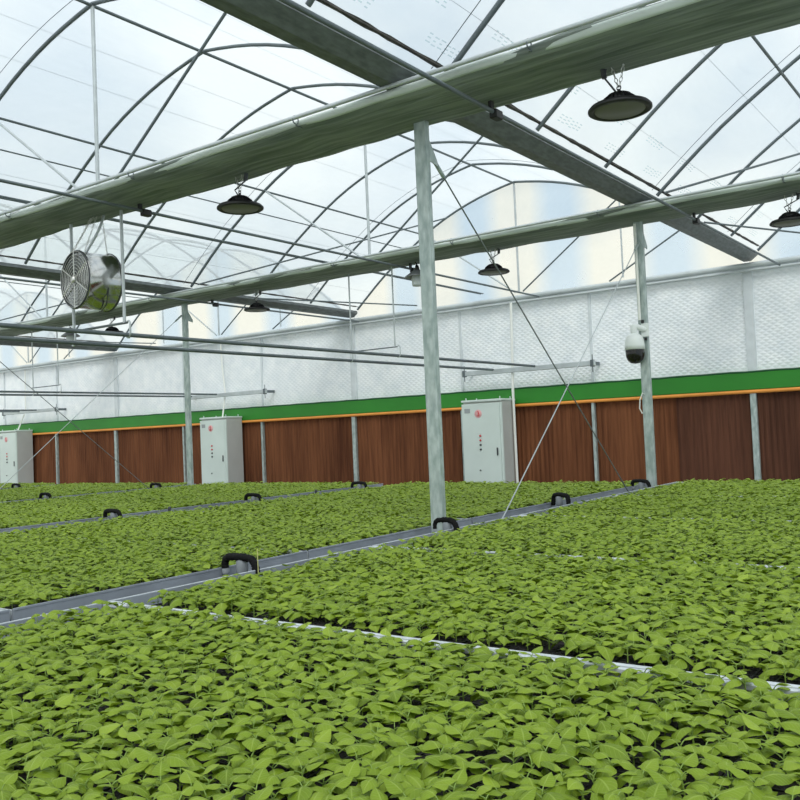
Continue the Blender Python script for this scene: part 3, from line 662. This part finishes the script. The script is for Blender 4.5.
# ------------------------------------------------------------------ benches
RIM = .80; BED = .71; SOIL = .768
ROWS = [(-3.55, .07, [.53, 2.53, 4.53, 6.52, 8.50, 10.46]), (-7.30, -3.82, [.22, 2.22, 4.22, 6.22, 8.22, 10.22]), (-11.34, -7.74, [2.22, 4.22, 6.22, 8.22, 10.22]),
        (-15.28, -11.74, [4.22, 6.22, 8.22, 10.22]), (-19.4, -15.76, [6.22, 8.22, 10.22])]
RN = ['in the row under the camera', 'in the second bench row', 'in the third bench row', 'in the fourth bench row', 'in the fifth bench row']
BN = ['at the camera end', 'second from the camera end', 'third from the camera end', 'fourth from the camera end', 'at the wall end', 'at the wall end']
benches = []
for ri, (xa, xb, ys) in enumerate(ROWS):
    for bi in range(len(ys)-1):
        y0, y1 = ys[bi]+.008, ys[bi+1]-.008; t = base('growing_bench', ((xa+xb)/2, (y0+y1)/2, 0))
        pos = BN[bi] if bi < len(ys)-2 else 'at the wall end'
        tag(t, 'aluminium seedling bench, %s, %s' % (pos, RN[ri]), 'bench', 'growing benches')
        MB().box((xa+.006, y0+.006, BED-.03), (xb-.006, y1-.006, BED)).build('bed', M['alu'], t)
        for x in (xa, xb):
            s = 1 if x == xa else -1
            MB().box((min(x, x+s*.006), y0, BED-.06), (max(x, x+s*.006), y1, RIM-.004)).build('side_rail', M['alu'], t)
            MB().bbox((min(x-s*.003, x+s*.004), y0, RIM-.012), (max(x-s*.003, x+s*.004), y1, RIM), .0015).build('side_lip', M['alu_white'] if x == xa and ri == 0 else M['alu'], t)
        for y in (y0, y1):
            s = 1 if y == y0 else -1
            MB().box((xa+.012, min(y, y+s*.006), BED-.06), (xb-.012, max(y, y+s*.006), RIM-.008)).bbox((xa+.012, min(y, y+s*.022), RIM-.018), (xb-.012, max(y, y+s*.022), RIM-(.002 if ri == 0 else .012)), .002).build('end_rail', M['alu_white'], t)
        for x in (xa+.5, xb-.5):
            for y in (y0+.2, y1-.2): MB().bbox((x-.025, y-.025, 0), (x+.025, y+.025, BED-.03), .004).build('leg', M['galv'], t)
        benches.append((ri, bi, xa, xb, y0, y1))

# trays and plant positions
TW, TD, CXN, CYN = .56, .265, 8, 4
def tray_meshes():
    mb = MB(); h0, h1 = .0, .056; px, py = TW/CXN, TD/CYN
    for i in range(CXN+1): mb.box((i*px-.003, 0, .012), (i*px+.003, TD, h1))
    for j in range(CYN+1): mb.box((0, j*py-.003, .012), (TW, j*py+.003, h1-.001))
    mb.box((0, 0, h0), (TW, TD, .014))
    so = MB(); n, k = 29, 17; vs = []; fs = []; rr = random.Random(2)
    for j in range(k):
        for i in range(n): vs.append((.005+(TW-.01)*i/(n-1), .005+(TD-.01)*j/(k-1), .048+.010*rr.random()))
    for j in range(k-1):
        for i in range(n-1): fs.append((j*n+i, j*n+i+1, (j+1)*n+i+1, (j+1)*n+i))
    so.add(vs, fs, True)
    return mb.mesh('plug_tray', M['tray']), so.mesh('soil', M['soil'])
trm, som = tray_meshes()
far_v = []; cells = []
def W(p): return (Vector(p)-CAM)
def px(p):
    w = W(p); d = w.dot(F_)
    return (400+FPX*w.dot(R_)/d, 400-FPX*w.dot(U_)/d, d) if d > .1 else (-1e4, -1e4, d)
stuff_tray = MB(); stuff_tops = []
tray_list = []
for (ri, bi, xa, xb, y0, y1) in benches:
    off = .14 if ri == 0 else .10; nxr = 6; nyr = 7
    ex = (xb-xa-off-.09-nxr*TW)/max(1, nxr-1) if ri else .006
    ex = max(.004, min(ex, .03))
    gy = (y1-y0-(.128 if ri == 0 else .085)-nyr*TD)/max(1, nyr-1)
    for i in range(nxr):
        for j in range(nyr):
            x = xa+off+i*(TW+ex); y = y0+(.11 if ri == 0 else .06)+j*(TD+gy)
            if ri != 0: x = xb-.055-TW-(i)*(TW+ex)
            tray_list.append((ri, bi, x, y, j, nyr))
near_trays = []
for (ri, bi, x, y, j, nyr) in tray_list:
    c = px((x+TW/2, y+TD/2, .78))
    for a in range(CXN):
        for b_ in range(CYN): cells.append((x+(a+.5)*TW/CXN, y+(b_+.5)*TD/CYN, ri))
    if ri == 0 and bi <= 1 and -150 < c[0] < 950 and c[2] > .3: near_trays.append((x, y, bi))
    else:
        stuff_tray.box((x, y, BED+.001), (x+TW, y+TD, SOIL-.003))
for k, (x, y, bi) in enumerate(near_trays):
    o = bpy.data.objects.new('plug_tray', trm); COL.objects.link(o); o.location = (x, y, BED+.001)
    lab = 'black plug tray of dark soil under seedlings on the bench at the camera' if bi == 0 else 'black plug tray of dark soil on the bench just beyond the white seam bar'
    tag(o, lab, 'plug tray', 'plug trays on the camera end bench' if bi == 0 else 'plug trays beyond the white seam bar')
    s = bpy.data.objects.new('soil', som); COL.objects.link(s); s.parent = o
o = stuff_tray.build('plug_trays', M['soil']); tag(o, 'black plug trays of dark soil filling all the farther benches', 'plug tray'); o['kind'] = 'stuff'

# ------------------------------------------------------------------ seedlings
def leaf(L_, Wd, azim, h0, pet, pitch0, droop, nl, nw, cup, tint, rs):
    """one leaf blade and its stalk path"""
    d = np.array([math.cos(azim), math.sin(azim), 0]); s = np.array([-math.sin(azim), math.cos(azim), 0])
    p = np.array([0, 0, h0], float); path = [p.copy()]; a = pitch0
    for k in range(3): p = p+(d*math.cos(a)+np.array([0, 0, 1])*math.sin(a))*pet/3; a -= .10; path.append(p.copy())
    V = []; UV = []; a0 = a
    cl = [p.copy()]; angs = [a0]
    for i in range(nl):
        t = (i+1)/nl; aa = a0+(droop-a0)*min(1, t*1.05)
        p = p+(d*math.cos(aa)+np.array([0, 0, 1])*math.sin(aa))*L_/nl; cl.append(p.copy()); angs.append(aa)
    tw = rs.uniform(-.35, .35)
    for i in range(nl+1):
        t = i/nl; w = Wd*.5*(math.sin(PI*min(1, .05+.95*t)**.72)**.95 if 0 < t < 1 else (.10 if t == 0 else 0.02))
        nrm = -d*math.sin(angs[i])+np.array([0, 0, 1])*math.cos(angs[i])
        for j in range(nw+1):
            u = j/nw*2-1; q = cl[i]+(s*math.cos(tw)+nrm*math.sin(tw))*(u*w)+nrm*(cup*u*u*w+.06*w*math.sin(t*9+u*2)*abs(u))
            V.append(q); UV.append((j/nw, t))
    Fq = []
    for i in range(nl):
        for j in range(nw): k = i*(nw+1)+j; Fq.append((k, k+1, k+nw+2, k+nw+1))
    return np.array(V), np.array(UV), np.array(Fq), path
def plant(seed, hi):
    rs = random.Random(seed); V = []; UV = []; Fq = []; T = []; ST = MB(); n = 0
    nl, nw = (7, 4) if hi else (3, 2)
    ph = rs.uniform(0, 6.28); H = rs.uniform(.028, .046)
    specs = [(.030, .021, ph, .016, .012, .45, -.15, .5), (.030, .021, ph+PI+rs.uniform(-.3, .3), .018, .012, .45, -.15, .5)]
    nt_ = rs.choice([4, 4, 5, 5]); a = ph+PI/2
    for k in range(nt_):
        big = [1.0, 1.0, .92, .78, .50][k]*rs.uniform(.86, 1.14); young = k >= 3
        specs.append((.066*big, .047*big*rs.uniform(.9, 1.1), a+rs.uniform(-.35, .35), H*(.70+.12*k), .020*big, rs.uniform(.45, .95)+(.1 if young else 0), rs.uniform(-1.30, -.25)+(.5 if young else 0), rs.uniform(.35, .62)+(.1 if young else 0)))
        a += 2.4
    for (L_, Wd, az_, h0, pet, p0, dr, tint) in specs:
        v, uv, f, path = leaf(L_, Wd, az_, h0, pet, p0, dr, nl, nw, rs.uniform(-.62, -.10), tint, rs)
        V.append(v); UV.append(uv); Fq.append(f+n); T.append(np.full(len(v), tint+rs.uniform(-.12, .12))); n += len(v)
        ST.tube(path, [.0016, .0014, .0013, .0012], 5 if hi else 3, False)
    ST.tube([(0, 0, -.004), (.001, 0, H*.5), (0, 0, H*1.12)], [.0022, .002, .0014], 6 if hi else 3, False)
    return np.concatenate(V), np.concatenate(UV), np.concatenate(Fq), np.concatenate(T), ST
def leaf_mesh(name, V, UV, Fq, T, mt):
    me = bpy.data.meshes.new(name); nv, nf = len(V), len(Fq)
    me.vertices.add(nv); me.vertices.foreach_set('co', V.astype(np.float32).ravel())
    me.loops.add(nf*4); me.loops.foreach_set('vertex_index', Fq.astype(np.int32).ravel())
    me.polygons.add(nf); me.polygons.foreach_set('loop_start', np.arange(0, nf*4, 4, dtype=np.int32))
    me.polygons.foreach_set('use_smooth', np.ones(nf, bool))
    me.update(calc_edges=True)
    uvl = me.uv_layers.new(name='leaf_uv'); uvl.data.foreach_set('uv', UV[Fq.ravel()].astype(np.float32).ravel())
    at = me.attributes.new('tint', 'FLOAT', 'POINT'); at.data.foreach_set('value', T.astype(np.float32))
    me.materials.append(mt); return me
HI = [plant(100+k, True) for k in range(14)]; LO = [plant(300+k, False) for k in range(12)]

# choose plants
pl = []
for (x, y, ri) in cells:
    if rng.random() < .035: continue
    x += rng.uniform(-.014, .014); y += rng.uniform(-.013, .013)
    u, v, d = px((x, y, .81))
    if d < .4: continue
    mg = 260
    inside = -25 < u < 825 and v < 845
    if not (-mg < u < 800+mg and v < 1150): continue
    pl.append((d, x, y, inside, ri))
pl.sort(key=lambda q: q[0])
near = [q for q in pl if q[3] and 0 <= px((q[1], q[2], .81))[0] <= 800 and px((q[1], q[2], .81))[1] <= 806][:300]
nearset = {(q[1], q[2]) for q in near}
metas = []
for k, (V, UV, Fq, T, ST) in enumerate(HI):
    metas.append((leaf_mesh('foliage', V, UV, Fq, T, M['leaf']), ST.mesh('stem', M['stem'])))
for q in near:
    fm, sm_ = metas[rng.integers(len(metas))]
    r = bpy.data.objects.new('seedling', None); COL.objects.link(r); r.empty_display_size = .03
    r.location = (q[1], q[2], SOIL); r.rotation_euler = (rng.normal(0, .06), rng.normal(0, .06), rng.uniform(0, 6.28)); r.scale = [float(rng.uniform(.84, 1.16))]*3
    tag(r, 'young light green seedling with broad oval leaves on the bench at the bottom edge', 'seedling', 'seedlings along the bottom edge of the picture')
    for nm, me in (('foliage', fm), ('stem', sm_)):
        c = bpy.data.objects.new(nm, me); COL.objects.link(c); c.parent = r
vs, uvs, fqs, ts = [], [], [], []; n = 0; stv, stf = [], []; sn = 0
rest = [q for q in pl if (q[1], q[2]) not in nearset]
STA = {}
for q in rest:
    hi = q[0] < 4.6
    k = int(rng.integers(14 if hi else 12)); V, UV, Fq, T, ST = (HI if hi else LO)[k]
    a = rng.uniform(0, 6.28); s = rng.uniform(.84, 1.16); ca, sa = math.cos(a), math.sin(a)
    tx, ty = rng.normal(0, .06, 2)
    Rm = np.array([[ca, -sa, 0], [sa, ca, 0], [tx, ty, 1]])*s; loc = np.array([q[1], q[2], SOIL])
    vs.append(V@Rm.T+loc); uvs.append(UV); fqs.append(Fq+n); ts.append(T+rng.uniform(-.10, .10)); n += len(V)
    if q[0] < 7:
        key = (hi, k)
        if key not in STA: STA[key] = (np.array([tuple(v) for v in ST.v]), np.array([f for f in ST.f if len(f) == 4]))
        sv_, sf_ = STA[key]; stv.append(sv_@Rm.T+loc); stf.append(sf_+sn); sn += len(sv_)
V = np.concatenate(vs); UV = np.concatenate(uvs); Fq = np.concatenate(fqs); T = np.concatenate(ts)
sd = bpy.data.objects.new('seedlings', leaf_mesh('seedlings', V, UV, Fq, T, M['leaf'])); COL.objects.link(sd)
tag(sd, 'dense light green seedlings filling all the benches out to the wall end', 'seedlings'); sd['kind'] = 'stuff'
SV = np.concatenate(stv); SF = np.concatenate(stf)
so_ = bpy.data.objects.new('stems', leaf_mesh('stems', SV, np.zeros((len(SV), 2)), SF, np.zeros(len(SV)), M['stem'])); COL.objects.link(so_); so_.parent = sd; so_['kind'] = 'stuff'
print('plants', len(pl), 'leaf faces', len(Fq), 'stem faces', len(SF))

# ------------------------------------------------------------------ flood hoses in the aisles
def hose(x, y, lab, w=.115, h=.062, rot=0.0, zb=.765):
    t = base('water_hose', (x, y, zb)); t.rotation_euler.z = rot; tag(t, lab, 'hose', 'black hoses over the bench gaps')
    def at(mb, nm, mt):
        o = bpy.data.objects.new(nm, mb.mesh(nm, mt)); COL.objects.link(o); o.parent = t
    pts = [(-w, 0, .03), (-w-.003, 0, .05), (-w+.002, 0, h+.014), (-w+.022, 0, h+.032), (-.03, 0, h+.036), (.03, 0, h+.036), (w-.022, 0, h+.030), (w-.002, 0, h+.012), (w+.010, 0, .05), (w+.016, 0, .005)]
    # corrugated black hose
    fine = []; rr_ = []
    for i in range(len(pts)-1):
        for k in range(5):
            a, b = Vector(pts[i]), Vector(pts[i+1]); fine.append(a.lerp(b, k/5)); rr_.append(.020+(.003 if (k % 2) else 0))
    fine.append(Vector(pts[-1])); rr_.append(.020)
    at(MB().tube(fine, rr_, 10), 'hose', M['black_rubber'])
    at(MB().tube([(-w, 0, -zb), (-w, 0, .05)], .016, 10).lathe([(.022, .0), (.022, .03), (.016, .03)], (-w, 0, 0.0), n=12), 'riser_pipe', M['grey_pvc'])
    at(MB().lathe([(.0, .0), (.030, .0), (.034, .01), (.034, .075), (.026, .085), (0, .085)], (.01, .01, h-.065), n=14), 'sleeve', M['grey_pvc'])
AX = [-3.685, -7.58, -11.60, -15.56]
hose(AX[0], 3.50, 'large black corrugated hose arch over the aisle, closest to the camera')
hose(AX[0]+.075, 5.50, 'black corrugated hose arch at the foot of the tall front column', .085)
hose(AX[0]+.0, 7.60, 'black hose leaning over the second row, beyond the tall front column', .12, .075, 2.6)
hose(AX[0]-.03, 9.70, 'black hose arch at the foot of the dome camera column', .11, .06, -.3)
hose(AX[1], 5.50, 'black hose arch over the second aisle, the one closest to the camera there')
hose(AX[1], 7.45, 'black hose arch halfway along the second aisle')
hose(AX[1], 9.45, 'black hose arch at the wall end of the second aisle')
hose(AX[2], 7.30, 'black hose arch over the third aisle, below the farthest cabinet side')
hose(AX[2], 9.25, 'black hose arch over the third aisle, near the brace cable foot')
hose(AX[3], 9.20, 'small black hose arch in front of the farthest cabinet')
o = MB().tube([(-3.50, 3.46, .70), (-3.50, 3.46, .92)], .0025, 5).build('plant_stake', M['yellow']); tag(o, 'thin pale yellow stake standing beside the closest black hose arch', 'stake')
# valves on the second aisle
for y, lb in ((8.55, 'closer to the wall'), (6.2, 'closer to the camera')):
    o = MB().lathe([(0, .05), (.014, .05), (.018, .03), (.012, .0), (.012, -.79), (0, -.79)], (AX[1]+.02, y, .79), n=10).build('valve_stub', M['dark_grey']); tag(o, 'small dark valve stub in the second aisle, '+lb, 'valve')

# ------------------------------------------------------------------ daylight
w = bpy.data.worlds.new('overcast_sky'); SC.world = w; w.use_nodes = True; nt = w.node_tree; N = nt.nodes; L = nt.links
for n_ in list(N): N.remove(n_)
out = N.new('ShaderNodeOutputWorld'); bg = N.new('ShaderNodeBackground'); L.new(bg.outputs[0], out.inputs['Surface'])
tc = N.new('ShaderNodeTexCoord'); mp = N.new('ShaderNodeMapping'); mp.inputs['Scale'].default_value = (1.6, 1.6, 2.6); mp.inputs['Location'].default_value = (.7, 3.1, .4); L.new(tc.outputs['Generated'], mp.inputs['Vector'])
n1 = N.new('ShaderNodeTexNoise'); n1.inputs['Scale'].default_value = 2.2; n1.inputs['Detail'].default_value = 5; n1.inputs['Roughness'].default_value = .5; L.new(mp.outputs['Vector'], n1.inputs['Vector'])
cr = N.new('ShaderNodeValToRGB'); cr.color_ramp.elements[0].position = .36; cr.color_ramp.elements[1].position = .55
cr.color_ramp.elements[0].color = (.60, .715, .83, 1); cr.color_ramp.elements[1].color = (.91, .97, 1.0, 1)
L.new(n1.outputs['Fac'], cr.inputs['Fac'])
sp = N.new('ShaderNodeSeparateXYZ'); L.new(tc.outputs['Generated'], sp.inputs[0])
mr = N.new('ShaderNodeMapRange'); mr.inputs[1].default_value = .14; mr.inputs[2].default_value = .45; mr.inputs[3].default_value = 1; mr.inputs[4].default_value = 0; L.new(sp.outputs['Z'], mr.inputs[0])
wm = N.new('ShaderNodeMix'); wm.data_type = 'RGBA'; wm.blend_type = 'MULTIPLY'; wm.inputs[7].default_value = (1.02, .985, .91, 1); L.new(mr.outputs[0], wm.inputs[0]); L.new(cr.outputs['Color'], wm.inputs[6])
L.new(wm.outputs[2], bg.inputs['Color']); bg.inputs['Strength'].default_value = 1.11
sl = bpy.data.lights.new('sun', 'SUN'); sl.energy = 2.5; sl.angle = math.radians(34); sl.color = (1.0, .97, .92)
so = bpy.data.objects.new('sun', sl); COL.objects.link(so); so.location = (3, -6, 12)
so.rotation_euler = Vector((.45, -.75, .95)).to_track_quat('Z', 'Y').to_euler()
